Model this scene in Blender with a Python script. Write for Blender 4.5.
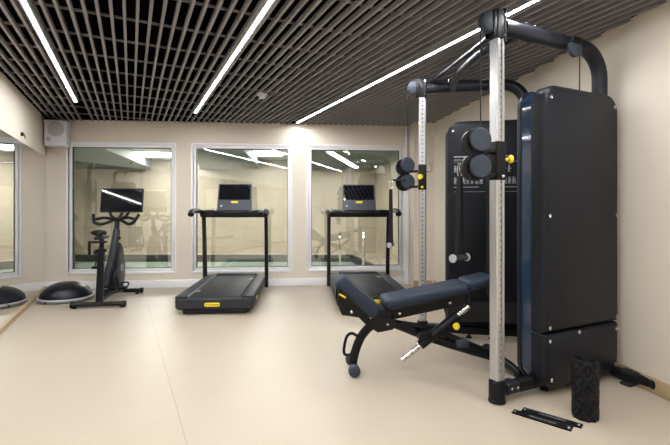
import bpy, bmesh, math, random
from mathutils import Vector, Matrix
R = math.radians
PI = math.pi
random.seed(7)
scn = bpy.context.scene
for o in list(bpy.data.objects):
    bpy.data.objects.remove(o)
C = bpy.context.collection

# ------------------------------------------------------------------ camera
cam_d = bpy.data.cameras.new('camera')
cam = bpy.data.objects.new('camera', cam_d)
C.objects.link(cam)
cam.location = (0, 0, 1.2)
cam.rotation_euler = (R(90), 0, 0)
cam_d.sensor_width = 36
cam_d.lens = 36 * 420 / 670
cam_d.shift_y = -14.5 / 670
cam_d.clip_start = 0.05
scn.camera = cam

# ------------------------------------------------------------------ world, exposure
w = bpy.data.worlds.new('world')
scn.world = w
w.use_nodes = True
w.node_tree.nodes['Background'].inputs['Color'].default_value = (0.8, 0.86, 1, 1)
w.node_tree.nodes['Background'].inputs['Strength'].default_value = 0.3
vs = scn.view_settings
vs.view_transform = 'Standard'
vs.look = 'None'
vs.gamma = 1
vs.use_curve_mapping = False
vs.exposure = 0.2
STRIP = 150.0          # emission of the ceiling light lines
POOL = 50.0           # lamps of the pool room

# ------------------------------------------------------------------ materials
def mat(name, col, rough=0.5, metal=0.0, bump=0.0, bscale=200.0, var=0.0, vscale=4.0, spec=0.5, emit=None, coat=0.0, stretch=None):
    m = bpy.data.materials.new(name)
    m.use_nodes = True
    nt = m.node_tree
    b = nt.nodes['Principled BSDF']
    b.inputs['Base Color'].default_value = (*col, 1)
    b.inputs['Roughness'].default_value = rough
    b.inputs['Metallic'].default_value = metal
    b.inputs['Specular IOR Level'].default_value = spec
    b.inputs['Coat Weight'].default_value = coat
    if emit:
        b.inputs['Emission Color'].default_value = (*col, 1)
        b.inputs['Emission Strength'].default_value = emit
    tc = nt.nodes.new('ShaderNodeTexCoord')
    mp = nt.nodes.new('ShaderNodeMapping')
    nt.links.new(tc.outputs['Object'], mp.inputs[0])
    if stretch: mp.inputs['Scale'].default_value = stretch
    if var > 0:
        n = nt.nodes.new('ShaderNodeTexNoise')
        n.inputs['Scale'].default_value = vscale
        n.inputs['Detail'].default_value = 5
        nt.links.new(mp.outputs[0], n.inputs['Vector'])
        mx = nt.nodes.new('ShaderNodeMix'); mx.data_type = 'RGBA'
        mx.inputs[6].default_value = (*[c * (1 - var) for c in col], 1)
        mx.inputs[7].default_value = (*[min(1, c * (1 + var)) for c in col], 1)
        nt.links.new(n.outputs['Fac'], mx.inputs[0])
        nt.links.new(mx.outputs[2], b.inputs['Base Color'])
    if bump > 0:
        n2 = nt.nodes.new('ShaderNodeTexNoise')
        n2.inputs['Scale'].default_value = bscale
        nt.links.new(mp.outputs[0], n2.inputs['Vector'])
        bp = nt.nodes.new('ShaderNodeBump')
        bp.inputs['Strength'].default_value = bump
        bp.inputs['Distance'].default_value = 0.002
        nt.links.new(n2.outputs['Fac'], bp.inputs['Height'])
        nt.links.new(bp.outputs[0], b.inputs['Normal'])
    return m

def glass_mat(name, tint, refl, base=None):
    m = bpy.data.materials.new(name); m.use_nodes = True
    nt = m.node_tree; nt.nodes.clear()
    o = nt.nodes.new('ShaderNodeOutputMaterial')
    mix = nt.nodes.new('ShaderNodeMixShader')
    t = nt.nodes.new('ShaderNodeBsdfTransparent'); t.inputs[0].default_value = (*tint, 1)
    g = nt.nodes.new('ShaderNodeBsdfGlossy'); g.inputs['Roughness'].default_value = 0.0
    g.inputs['Color'].default_value = (0.95, 0.98, 1, 1)
    fr = nt.nodes.new('ShaderNodeFresnel'); fr.inputs[0].default_value = 1.5
    ad = nt.nodes.new('ShaderNodeMath'); ad.operation = 'ADD'; ad.inputs[1].default_value = refl; ad.use_clamp = True
    nt.links.new(fr.outputs[0], ad.inputs[0]); nt.links.new(ad.outputs[0], mix.inputs[0])
    nt.links.new(t.outputs[0], mix.inputs[1]); nt.links.new(g.outputs[0], mix.inputs[2])
    nt.links.new(mix.outputs[0], o.inputs[0])
    return m

def tile_mat(name, c1, c2, mortar, sx, sz, rough=0.35):
    m = mat(name, c1, rough)
    nt = m.node_tree; b = nt.nodes['Principled BSDF']
    tc = nt.nodes.new('ShaderNodeTexCoord')
    sp = nt.nodes.new('ShaderNodeSeparateXYZ'); cb = nt.nodes.new('ShaderNodeCombineXYZ')
    nt.links.new(tc.outputs['Object'], sp.inputs[0])
    ad = nt.nodes.new('ShaderNodeMath'); ad.operation = 'ADD'
    nt.links.new(sp.outputs[0], ad.inputs[0]); nt.links.new(sp.outputs[1], ad.inputs[1])
    nt.links.new(ad.outputs[0], cb.inputs[0]); nt.links.new(sp.outputs[2], cb.inputs[1])
    br = nt.nodes.new('ShaderNodeTexBrick')
    br.inputs['Color1'].default_value = (*c1, 1); br.inputs['Color2'].default_value = (*c2, 1)
    br.inputs['Mortar'].default_value = (*mortar, 1)
    br.inputs['Scale'].default_value = 1; br.inputs['Mortar Size'].default_value = 0.006
    br.inputs['Brick Width'].default_value = sx; br.inputs['Row Height'].default_value = sz
    nt.links.new(cb.outputs[0], br.inputs['Vector'])
    n = nt.nodes.new('ShaderNodeTexNoise'); n.inputs['Scale'].default_value = 3; n.inputs['Detail'].default_value = 6
    mp = nt.nodes.new('ShaderNodeMapping'); mp.inputs['Scale'].default_value = (1, 1, 9)
    nt.links.new(tc.outputs['Object'], mp.inputs[0]); nt.links.new(mp.outputs[0], n.inputs['Vector'])
    mx = nt.nodes.new('ShaderNodeMix'); mx.data_type = 'RGBA'; mx.blend_type = 'MULTIPLY'
    mx.inputs[0].default_value = 0.5
    cr = nt.nodes.new('ShaderNodeValToRGB')
    cr.color_ramp.elements[0].color = (0.55, 0.53, 0.5, 1); cr.color_ramp.elements[1].color = (1.1, 1.08, 1.05, 1)
    nt.links.new(n.outputs['Fac'], cr.inputs[0])
    nt.links.new(br.outputs['Color'], mx.inputs[6]); nt.links.new(cr.outputs[0], mx.inputs[7])
    nt.links.new(mx.outputs[2], b.inputs['Base Color'])
    return m

M = {
 'wall': mat('cream_wall', (0.73, 0.66, 0.55), 0.62, bump=0.04, bscale=60, var=0.03, vscale=1.2),
 'floor': mat('beige_vinyl_floor', (0.43, 0.365, 0.28), 0.36, bump=0.03, bscale=90, var=0.06, vscale=1.5, spec=0.3),
 'seam': mat('vinyl_weld', (0.30, 0.26, 0.20), 0.5),
 'white': mat('white_frame', (0.88, 0.87, 0.88), 0.4),
 'wood': mat('tan_skirting', (0.42, 0.31, 0.18), 0.5, var=0.12, vscale=12, stretch=(1, 1, 8)),
 'slat': mat('ceiling_slat', (0.26, 0.243, 0.247), 0.55, metal=0.0),
 'plenum': mat('dark_plenum', (0.004, 0.004, 0.005), 0.95, spec=0.0),
 'alu_trim': mat('light_housing', (0.55, 0.54, 0.56), 0.4, metal=0.3),
 'mirror': mat('mirror_glass', (0.90, 0.90, 0.88), 0.0, metal=1.0),
 'black': mat('black_powder_coat', (0.006, 0.006, 0.0075), 0.36, spec=0.22, bump=0.15, bscale=900),
 'cover': mat('anthracite_cover', (0.009, 0.010, 0.0145), 0.42, spec=0.22, bump=0.08, bscale=1200),
 'rim': mat('anthracite_rim', (0.018, 0.019, 0.025), 0.34, spec=0.22),
 'glossblue': mat('dark_blue_gloss', (0.012, 0.030, 0.062), 0.1, coat=0.5),
 'pad': mat('slate_upholstery', (0.018, 0.026, 0.042), 0.42, spec=0.22, bump=0.2, bscale=700),
 'disc': mat('slate_plastic', (0.042, 0.052, 0.068), 0.5, spec=0.22, bump=0.1, bscale=600),
 'alu': mat('brushed_aluminium', (0.50, 0.50, 0.50), 0.34, metal=0.75, bump=0.05, bscale=40, stretch=(60, 60, 1)),
 'chrome': mat('chrome', (0.75, 0.75, 0.76), 0.12, metal=1.0),
 'dark': mat('matt_black', (0.006, 0.006, 0.007), 0.7),
 'yellow': mat('yellow_plastic', (0.85, 0.65, 0.02), 0.4),
 'ink': mat('white_print', (0.36, 0.37, 0.39), 0.6),
 'grey': mat('dark_grey_plastic', (0.028, 0.029, 0.035), 0.42, spec=0.22, bump=0.1, bscale=500),
 'belt': mat('running_belt', (0.013, 0.014, 0.018), 0.5, spec=0.22, bump=0.3, bscale=300),
 'screen': mat('glossy_screen', (0.006, 0.007, 0.010), 0.04, spec=0.9, coat=0.6),
 'console': mat('slate_console', (0.035, 0.039, 0.055), 0.35),
 'rubber': mat('black_rubber', (0.005, 0.005, 0.006), 0.45, spec=0.22, bump=0.2, bscale=300),
 'dome': mat('black_dome_rubber', (0.007, 0.007, 0.012), 0.32, spec=0.3),
 'lightgrey': mat('light_grey_plastic', (0.33, 0.34, 0.36), 0.5),
 'speaker': mat('off_white_plastic', (0.62, 0.62, 0.66), 0.5),
 'grille': mat('speaker_mesh', (0.42, 0.41, 0.44), 0.6, bump=0.5, bscale=900),
 'led': mat('led_diffuser', (0.96, 0.97, 1.0), 0.4, emit=STRIP),
 'poollamp': mat('pool_lamp', (1.0, 0.97, 0.92), 0.4, emit=POOL),
 'tile': tile_mat('beige_stone_tile', (0.50, 0.43, 0.345), (0.40, 0.345, 0.28), (0.28, 0.245, 0.20), 1.2, 0.6),
 'teal': mat('teal_grey_soffit', (0.13, 0.16, 0.16), 0.6),
 'poolwhite': mat('pool_ceiling_white', (0.75, 0.76, 0.76), 0.7),
 'water': mat('pool_water', (0.30, 0.37, 0.30), 0.25, bump=0.15, bscale=6, spec=0.6),
 'coping': mat('dark_coping', (0.018, 0.022, 0.022), 0.4),
 'glass': glass_mat('window_glass', (0.86, 0.89, 0.87), 0.11),
 'seal': mat('window_seal', (0.05, 0.05, 0.05), 0.6),
}

# ------------------------------------------------------------------ mesh helpers
class MB:
    def __init__(s, m=None):
        s.bm = bmesh.new(); s.M = m or Matrix.Identity(4); s.mi = 0
    def _v(s, p): return s.bm.verts.new(s.M @ Vector(p))
    def loft(s, rings, cap=True, closed=False):
        vr = [[s._v(p) for p in r] for r in rings]
        n = len(vr[0]); k = len(vr)
        for i in range(k if closed else k - 1):
            a, b = vr[i], vr[(i + 1) % k]
            for j in range(n):
                f = s.bm.faces.new((a[j], a[(j + 1) % n], b[(j + 1) % n], b[j])); f.material_index = s.mi
        if cap and not closed:
            f = s.bm.faces.new(list(reversed(vr[0]))); f.material_index = s.mi
            f = s.bm.faces.new(vr[-1]); f.material_index = s.mi
        return s
    def box(s, x0, x1, y0, y1, z0, z1, bev=0.0, seg=2):
        t = bmesh.new()
        bmesh.ops.create_cube(t, size=1)
        for v in t.verts:
            v.co = Vector(((x0 + x1) / 2 + v.co.x * (x1 - x0), (y0 + y1) / 2 + v.co.y * (y1 - y0), (z0 + z1) / 2 + v.co.z * (z1 - z0)))
        if bev > 0:
            bmesh.ops.bevel(t, geom=t.edges[:], offset=bev, segments=seg, affect='EDGES', profile=0.5)
        mp = {}
        for v in t.verts: mp[v.index] = s._v(v.co)
        t.verts.index_update()
        mp = {}
        s.bm.verts.ensure_lookup_table()
        base = len(s.bm.verts) - len(t.verts)
        for i, v in enumerate(t.verts): mp[v] = s.bm.verts[base + i]
        for f in t.faces:
            nf = s.bm.faces.new([mp[v] for v in f.verts]); nf.material_index = s.mi
        t.free()
        return s
    def tube(s, pts, r, seg=14, cap=True, closed=False, flat=1.0, smooth=0):
        pts = [Vector(p) for p in pts]
        if smooth: pts = catmull(pts, smooth, closed)
        rr = r if isinstance(r, (list, tuple)) else None
        n = len(pts); rings = []
        up = None
        for i, p in enumerate(pts):
            if closed: d = pts[(i + 1) % n] - pts[i - 1]
            else: d = pts[min(i + 1, n - 1)] - pts[max(i - 1, 0)]
            d.normalize()
            if up is None:
                up = Vector((0, 0, 1)) if abs(d.z) < 0.9 else Vector((1, 0, 0))
            x = d.cross(up); x.normalize(); y = x.cross(d); y.normalize(); up = y
            q = (rr[0] + (rr[1] - rr[0]) * i / max(1, n - 1)) if rr else r
            rings.append([p + x * math.cos(2 * PI * j / seg) * q + y * math.sin(2 * PI * j / seg) * q * flat for j in range(seg)])
        return s.loft(rings, cap, closed)
    def lathe(s, prof, o=(0, 0, 0), axis=(0, 0, 1), seg=32):
        # prof: (radius, height) pairs along the axis
        q = Vector((0, 0, 1)).rotation_difference(Vector(axis).normalized())
        o = Vector(o); rings = []
        for r, h in prof:
            r = max(r, 0.0004)
            rings.append([o + q @ Vector((r * math.cos(2 * PI * j / seg), r * math.sin(2 * PI * j / seg), h)) for j in range(seg)])
        return s.loft(rings)
    def plate(s, outline, prof, f):
        # outline(shrink) -> 2D points ; prof: (shrink, depth) ; f maps (u, v, d) to 3D
        return s.loft([[f(u, v, d) for (u, v) in outline(sh)] for sh, d in prof])
    def build(s, name, m, parent=None, smooth=True, world=False, angle=35):
        bmesh.ops.remove_doubles(s.bm, verts=s.bm.verts, dist=1e-6)
        bmesh.ops.recalc_face_normals(s.bm, faces=s.bm.faces)
        me = bpy.data.meshes.new(name)
        s.bm.to_mesh(me); s.bm.free()
        for mm in (m if isinstance(m, (list, tuple)) else [m]): me.materials.append(M[mm])
        if smooth:
            for p in me.polygons: p.use_smooth = True
            me.set_sharp_from_angle(angle=R(angle))
        o = bpy.data.objects.new(name, me)
        C.objects.link(o)
        if parent:
            o.parent = parent
            if world:
                r = parent
                while r.parent: r = r.parent
                me.transform(Matrix.LocRotScale(r.location, r.rotation_euler, None).inverted())
        return o

def catmull(pts, k, closed=False):
    n = len(pts); out = []
    rng = range(n) if closed else range(n - 1)
    for i in rng:
        if closed: p0, p1, p2, p3 = pts[i - 1], pts[i], pts[(i + 1) % n], pts[(i + 2) % n]
        else: p0, p1, p2, p3 = pts[max(i - 1, 0)], pts[i], pts[i + 1], pts[min(i + 2, n - 1)]
        for j in range(k):
            t = j / k
            out.append(0.5 * ((2 * p1) + (p2 - p0) * t + (2 * p0 - 5 * p1 + 4 * p2 - p3) * t * t + (3 * p1 - p0 - 3 * p2 + p3) * t ** 3))
    if not closed: out.append(pts[-1].copy())
    return out

def rrect(u0, u1, v0, v1, radii, seg=8):
    # radii: bottom-left, bottom-right, top-right, top-left
    def f(sh):
        a0, a1, b0, b1 = u0 + sh, u1 - sh, v0 + sh, v1 - sh
        pts = []
        for (cx, cy, sx, sy, st, r) in ((a0, b0, 1, 1, 180, radii[0]), (a1, b0, -1, 1, 270, radii[1]), (a1, b1, -1, -1, 0, radii[2]), (a0, b1, 1, -1, 90, radii[3])):
            r = max(r - sh, 0.002)
            for k in range(seg + 1):
                a = R(st + 90 * k / seg)
                pts.append((cx + sx * r + r * math.cos(a), cy + sy * r + r * math.sin(a)))
        return pts
    return f

def tag(o, label=None, cat=None, group=None, kind=None):
    if label: o['label'] = label
    if cat: o['category'] = cat
    if group: o['group'] = group
    if kind: o['kind'] = kind
    return o
def thing(name, label, cat, loc=(0, 0, 0), rz=0, group=None):
    o = bpy.data.objects.new(name, None)
    C.objects.link(o); o.location = loc; o.rotation_euler = (0, 0, rz)
    o.empty_display_size = 0.1
    return tag(o, label, cat, group)
def struct(name, mb, m, parent=None, **k):
    o = mb.build(name, m, parent, **k)
    if not parent: o['kind'] = 'structure'
    return o
def copy_tree(o, parent=None):
    c = o.copy(); C.objects.link(c)
    if parent: c.parent = parent
    for ch in [x for x in bpy.data.objects if x.parent == o]: copy_tree(ch, c)
    return c
def text_mesh(body, size, name, m, parent, matrix, ext=0.0008):
    cu = bpy.data.curves.new(name, 'FONT'); cu.body = body; cu.size = size
    cu.align_x = 'CENTER'; cu.align_y = 'CENTER'; cu.extrude = ext; cu.resolution_u = 2
    t = bpy.data.objects.new(name, cu); C.objects.link(t)
    bpy.context.view_layer.update()
    me = bpy.data.meshes.new_from_object(t.evaluated_get(bpy.context.evaluated_depsgraph_get()))
    bpy.data.objects.remove(t); me.transform(matrix)
    me.materials.clear(); me.materials.append(M[m])
    o = bpy.data.objects.new(name, me); C.objects.link(o); o.parent = parent
    return o

# ================================================================== THE ROOM
ZC = 2.49
A = Vector((-4.28, 6.20)); B = Vector((1.465, 6.68)); D = Vector((2.757, -1.8)); E = Vector((-0.394, -1.8))
room = [A, E, D, B]      # counter-clockwise seen from above
U = Vector((-204, 420)).normalized()     # direction of the slats and light lines
N = Vector((U.y, -U.x))                  # across them
WD = (B - A).normalized(); WN = Vector((-WD.y, WD.x))     # along the glazed wall / away from room

def line_frame(p, d):     # local x along d, local y to its left
    d = d.normalized()
    return Matrix(((d.x, -d.y, 0, p.x), (d.y, d.x, 0, p.y), (0, 0, 1, 0), (0, 0, 0, 1)))
BW = line_frame(A, WD)    # glazed wall frame: x along wall, y outward
Lb = (B - A).length

# floor
mb = MB(); mb.box(-6, 4.0, -2.5, 6.75, -0.1, 0)
fl = struct('floor', MB().loft([[(p.x, p.y, -0.1) for p in room], [(p.x, p.y, 0) for p in room]]), 'floor', smooth=False)
mb.bm.free()
# welded seam between the vinyl sheets
mb = MB(line_frame(Vector((-2.33, 5.22)), Vector((0.455, -0.890))))
mb.box(0, 6.9, -0.002, 0.002, 0.0, 0.0005)
struct('trim_7', mb, 'seam', smooth=False)

# glazed wall with three openings
def wx(px):   # along-wall coordinate seen at this pixel column (room survey)
    k = (px - 335) / 420.0
    # A + s*WD : X = k*Y
    return (k * A.y - A.x) / (WD.x - k * WD.y)
wins = [(66.5, 176.0), (191.0, 292.5), (306.5, 404.0)]
wz = (0.215, 2.185)
T = 0.16
mb = MB(BW)
xs = [-0.3]
op = []
for a, b in wins: op.append((wx(a), wx(b)))
mb.box(-0.3, Lb + 0.3, 0, T, wz[1], 2.95)
mb.box(-0.3, Lb + 0.3, 0, T, -0.5, wz[0])
prev = -0.3
for a, b in op:
    mb.box(prev, a, 0, T, wz[0], wz[1]); prev = b
mb.box(prev, Lb + 0.3, 0, T, wz[0], wz[1])
struct('wall_back', mb, 'wall', smooth=False)
for i, (a, b) in enumerate(op):
    fw = 0.062
    mb = MB(BW)
    def frm(mb, a, b, z0, z1, w_, y0, y1, bev=0.004):
        mb.box(a, a + w_, y0, y1, z0, z1, bev); mb.box(b - w_, b, y0, y1, z0, z1, bev)
        mb.box(a + w_, b - w_, y0, y1, z0, z0 + w_, bev); mb.box(a + w_, b - w_, y0, y1, z1 - w_, z1, bev)
    frm(mb, a, b, wz[0], wz[1], 0.03, -0.012, 0.10)
    frm(mb, a + 0.03, b - 0.03, wz[0] + 0.03, wz[1] - 0.03, 0.045, 0.012, 0.09)
    wf = struct('window_%d' % (i + 1), mb, 'white')
    mb = MB(BW)
    frm(mb, a + 0.075, b - 0.075, wz[0] + 0.075, wz[1] - 0.075, 0.008, 0.02, 0.06, 0.0)
    sl = mb.build('window_seal', 'seal', wf, smooth=False)
    mb = MB(BW); mb.box(a + 0.08, b - 0.08, 0.036, 0.044, wz[0] + 0.08, wz[1] - 0.08)
    mb.build('window_pane', 'glass', wf, smooth=False)
# white skirting and white trim beside the third window
mb = MB(BW); mb.box(0.0, wx(404), -0.014, 0, 0.0, 0.115, 0.003)
struct('baseboard_back', mb, 'white')
mb = MB(BW); mb.box(wx(404), wx(408.3), -0.02, 0.0, 0, ZC)
struct('trim_1', mb, 'white')
# boxed column in the right corner
cx0 = wx(409)
mb = MB(BW); mb.box(cx0, Lb + 0.1, -0.30, 0.0, 0, 2.9)
struct('wall_column', mb, 'wall', smooth=False)
mb = MB(BW); mb.box(cx0 - 0.008, Lb - 0.02, -0.31, -0.30, 0, 0.10)
struct('baseboard_column', mb, 'wood')
# left wall above, with mirror below
LW = line_frame(E, A - E)      # x runs from behind the camera to the corner, y to outside (left)
Ll = (A - E).length
mb = MB(LW); mb.box(-0.2, Ll + 0.2, 0.0, 0.15, 0, 2.95)
struct('wall_left', mb, 'wall', smooth=False)
mb = MB(LW); mb.box(0.0, Ll, -0.018, 0.0, 1.955, 2.9)
struct('wall_left_panel', mb, 'wall', smooth=False)
mb = MB(LW); mb.box(0, Ll, -0.03, 0.0, 0, 0.052)
struct('baseboard_left', mb, 'wood')
k = 0
x = Ll - 0.02; widths = [2.0, 2.0, 2.0, 2.2]
for wd in widths:
    k += 1
    mb = MB(LW); mb.box(max(0.02, x - wd + 0.002), x, -0.010, -0.002, 0.055, 1.953)
    mo = mb.build('wall_mirror', 'mirror', smooth=False)
    tag(mo, ['frameless wall mirror panel in the corner, reflecting the black half ball', 'frameless wall mirror panel at the left picture edge, next to the corner panel',
             'frameless wall mirror panel beside the camera on the left wall', 'frameless wall mirror panel behind the camera on the left wall'][k - 1], 'mirror', 'mirror panels along the left wall')
    x -= wd
    if x < 0.2: break
# right wall
RW = line_frame(B, D - B); Lr = (D - B).length
mb = MB(RW); mb.box(-0.3, Lr + 0.3, 0, 0.15, 0, 2.95)
struct('wall_right', mb, 'wall', smooth=False)
mb = MB(RW); mb.box(0.3, Lr, -0.012, 0.0, 0, 0.10, 0.003)
struct('baseboard_right', mb, 'wood')
# wall behind the camera
mb = MB(); mb.box(-1.2, 3.3, -1.95, -1.8, 0, 2.95)
struct('wall_front', mb, 'wall', smooth=False)

# slatted ceiling
def clip(p, d):
    t0, t1 = -50.0, 50.0
    for i in range(4):
        a, b = room[i], room[(i + 1) % 4]
        e = b - a; nrm = Vector((-e.y, e.x))       # inward
        num = nrm.dot(a - p); den = nrm.dot(d)
        if abs(den) < 1e-9:
            if num > 0: return None
            continue
        t = num / den
        if den > 0: t0 = max(t0, t)
        else: t1 = min(t1, t)
    return (t0, t1) if t1 - t0 > 0.05 else None
LN = [-0.605, 0.785, 2.265]          # the three light lines (distance across)
PIT = 0.0785
mb = MB()
n = -1.5
F = Matrix(((U.x, N.x, 0, 0), (U.y, N.y, 0, 0), (0, 0, 1, 0), (0, 0, 0, 1)))
mb.M = F
i0 = int(-2.0 / PIT)
for i in range(i0, 90):
    n = LN[1] + PIT * (i + 0.5)
    if any(abs(n - q) < 0.030 for q in LN): continue
    c = clip(N * n, U)
    if not c: continue
    mb.box(c[0] + 0.004, c[1] - 0.004, n - 0.0095, n + 0.0095, ZC, ZC + 0.036)
t = -3.0
while t < 9:
    c = clip(U * t, N)
    if c: mb.box(t - 0.005, t + 0.005, c[0] + 0.003, c[1] - 0.003, ZC + 0.034, ZC + 0.050)
    t += 0.45
mb.mi = 1
mb.M = Matrix.Identity(4)
mb.loft([[(p.x, p.y, 2.93) for p in room], [(p.x, p.y, 2.95) for p in room]])
struct('ceiling', mb, ['slat', 'plenum'], smooth=False)
# dark painted band of the walls above the slats
for nm, fr, ln in (('trim_2', BW, Lb), ('trim_3', LW, Ll), ('trim_4', RW, Lr)):
    mb = MB(fr); mb.box(0, ln, -0.004 if nm != 'trim_3' else -0.022, 0.0 if nm != 'trim_3' else -0.018, ZC + 0.02, 2.93)
    struct(nm, mb, 'plenum', smooth=False)

# ceiling light lines
def light_line(n, u0, u1, label, split=None):
    p = U * ((u0 + u1) / 2) + N * n
    L = thing('ceiling_light', label, 'ceiling light', (p.x, p.y, ZC), math.atan2(U.y, U.x), 'recessed light lines in the ceiling')
    h = (u1 - u0) / 2
    mb = MB(); mb.box(-h, h, -0.028, -0.012, 0.0, 0.07); mb.box(-h, h, 0.012, 0.028, 0.0, 0.07)
    mb.box(-h, h, -0.026, 0.026, 0.07, 0.078); mb.box(h, h + 0.004, -0.026, 0.026, 0, 0.078); mb.box(-h - 0.004, -h, -0.026, 0.026, 0, 0.078)
    mb.build('housing', 'alu_trim', L, smooth=False)
    segs = [(-h, h)] if not split else [(-h, split - 0.006), (split + 0.006, h)]
    for a, b in segs:
        mb = MB(); mb.box(a, b, -0.0115, 0.0115, 0.001, 0.03)
        mb.build('diffuser', 'led', L, smooth=False)
    return L
def u_at(px, py, z):
    Y = 420 * (z - 1.2) / (208 - py); X = (px - 335) / 420 * Y
    return U.dot(Vector((X, Y)))
for n, ue, lab, sp in ((LN[0], u_at(74, 102, ZC), 'leftmost long white light line recessed between the dark ceiling slats, ending above the exercise bike', None),
                   (LN[1], u_at(195, 113, ZC), 'middle long white light line in the slatted ceiling, ending above the left treadmill', None),
                   (LN[2], u_at(298, 123, ZC), 'rightmost and longest white light line, crossing the slatted ceiling towards the cable machine', 1)):
    c = clip(N * n, U)
    u0 = max(c[0] + 0.25, ue - 8.0)
    light_line(n, u0, ue, lab, (ue - u0) / 2 - 1.35 if sp else None)

# ================================================================== THE POOL ROOM
mb = MB(); mb.box(-9, 3.2, 13.0, 13.2, -1, 2.7)
struct('wall_pool_back', mb, 'tile', smooth=False)
mb = MB(line_frame(Vector((1.25, 13.1)), Vector((2.1, 6.7)) - Vector((1.25, 13.1)))); mb.box(-0.2, 6.8, 0, 0.2, -1, 2.7)
struct('wall_pool_right', mb, 'tile', smooth=False)
mb = MB(); mb.box(-9.2, -9.0, 5.6, 13.2, -1, 2.7)
struct('wall_pool_left', mb, 'tile', smooth=False)
mb = MB(); mb.box(-9, -4.4, 5.9, 6.1, -1, 2.7)
struct('wall_pool_front', mb, 'tile', smooth=False)
mb = MB(); mb.loft([[(x, y, z) for x, y in ((-9.2, 5.8), (-4.5, 5.8), (-4.5, 6.3), (3.2, 7.0), (3.2, 13.2), (-9.2, 13.2))] for z in (2.7, 2.8)])
struct('ceiling_pool', mb, 'poolwhite', smooth=False)
mb = MB()   # lowered teal soffit, cut on a diagonal
for poly in (((-9, 8.4), (-4.7, 8.4), (-5.65, 13.0), (-9, 13.0)), ((-2.95, 9.0), (-1.95, 9.0), (-2.3, 13.0), (-4.2, 13.0)), ((-0.9, 8.6), (1.9, 8.6), (1.2, 13.0), (-0.9, 13.0))):
    mb.loft([[(x, y, 2.42) for x, y in poly], [(x, y, 2.70) for x, y in poly]])
struct('trim_5', mb, 'teal', smooth=False)
mb = MB(); mb.box(-9, 3.2, 6.6, 8.5, -0.6, -0.2); mb.box(-9, 3.2, 12.5, 13, -0.6, -0.2)
mb.loft([[(0.55, 12.5, z), (1.28, 8.5, z), (3.2, 8.5, z), (3.2, 12.5, z)] for z in (-0.6, -0.2)])
struct('floor_pool', mb, 'tile', smooth=False)
mb = MB(); mb.box(-9, 0.60, 12.35, 12.55, -0.5, -0.185, 0.01)
mb.loft([[(0.45, 12.5, z), (1.18, 8.5, z), (1.30, 8.5, z), (0.57, 12.5, z)] for z in (-0.5, -0.19)])
struct('trim_6', mb, 'coping')
mb = MB(); mb.box(-8.98, 1.3, 8.52, 12.34, -0.58, -0.38)
tag(mb.build('pool_water', 'water', smooth=False), 'greenish pool water beyond the three glazed panels', 'water', kind='stuff')
for k, (x, yy, z, hx, hy, rz, lb) in enumerate(((-4.75, 11.6, 2.69, 0.60, 0.5, 0.15, 'broad one behind the left window'), (-1.85, 11.3, 2.69, 0.35, 0.5, -0.1, 'broad one behind the middle window'),
        (0.25, 10.6, 2.41, 0.06, 1.75, -0.213, 'narrow one behind the right window'), (-6.8, 7.2, 2.69, 0.6, 0.5, 0.0, 'one at the far left'), (-1.0, 7.8, 2.69, 0.9, 0.2, 0.0, 'one close behind the glass'))):
    L = thing('pool_lamp', 'bright ceiling lamp over the pool, ' + lb, 'ceiling lamp', (x, yy, z), rz, 'pool room ceiling lamps')
    mb = MB(); mb.box(-hx - 0.03, hx + 0.03, -hy - 0.03, hy + 0.03, -0.02, 0.01, 0.005); mb.build('lamp_frame', 'white', L)
    mb = MB(); mb.box(-hx, hx, -hy, hy, -0.026, -0.018); mb.build('diffuser', 'poollamp', L, smooth=False)
for k, (x, lb) in enumerate(((0.10, 'left'), (0.58, 'right'))):
    y0 = 8.45
    mb = MB(); mb.tube([(x, y0 - 0.10, -0.2), (x, y0 - 0.10, 0.45), (x, y0 - 0.03, 0.64), (x, y0 + 0.10, 0.70), (x, y0 + 0.22, 0.62), (x, y0 + 0.28, 0.42), (x, y0 + 0.30, -0.379)], 0.021, 10, smooth=5)
    o = mb.build('pool_handrail', 'chrome')
    tag(o, '%s of two arched chrome pool ladder rails seen through the right window' % lb, 'handrail', 'pool ladder rails')

# ================================================================== SMALL FITTINGS
# speaker
s = thing('wall_speaker', 'off-white box speaker mounted high in the left corner of the glazed wall', 'speaker', (-3.975, 6.03, 2.08), R(14))
mb = MB(); mb.box(-0.14, 0.14, -0.11, 0.08, 0, 0.365, 0.018, 3); mb.build('cabinet', 'speaker', s)
mb = MB(); mb.lathe([(0.105, 0), (0.105, 0.006), (0.098, 0.009), (0.03, 0.011), (0, 0.012)], (0.01, -0.108, 0.235), (0, -1, 0)); mb.build('woofer_grille', 'grille', s)
mb = MB(); mb.lathe([(0.03, 0), (0.03, 0.005), (0.02, 0.007), (0, 0.007)], (-0.085, -0.108, 0.09), (0, -1, 0)); mb.build('tweeter', 'grille', s)
mb = MB(); mb.box(-0.03, 0.03, 0.09, 0.20, 0.12, 0.25, 0.004); mb.build('wall_bracket', 'speaker', s)
# smoke detector
s = thing('smoke_detector', 'small round white smoke detector under the ceiling slats', 'smoke detector', (-0.82, 4.73, ZC - 0.055))
mb = MB(); mb.lathe([(0.02, -0.006), (0.036, 0.0), (0.044, 0.02), (0.044, 0.026)]); mb.build('sensor_head', 'speaker', s)
mb = MB(); mb.lathe([(0.050, 0.026), (0.060, 0.032), (0.060, 0.055)]); mb.build('base_plate', 'speaker', s)
# mirror clip on the left wall
mb = MB(line_frame(Vector((-3.565, 4.755)), A - E)); mb.box(-0.008, 0.008, -0.03, -0.002, 2.015, 2.06, 0.003); mb.box(-0.02, 0.016, -0.04, -0.03, 2.035, 2.045, 0.003); mb.tube([(0, -0.035, 2.04), (0.0, -0.05, 1.99)], 0.006, 8)
tag(mb.build('wall_hook', 'dark'), 'tiny black hook screwed to the left wall above the mirror', 'hook')
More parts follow.
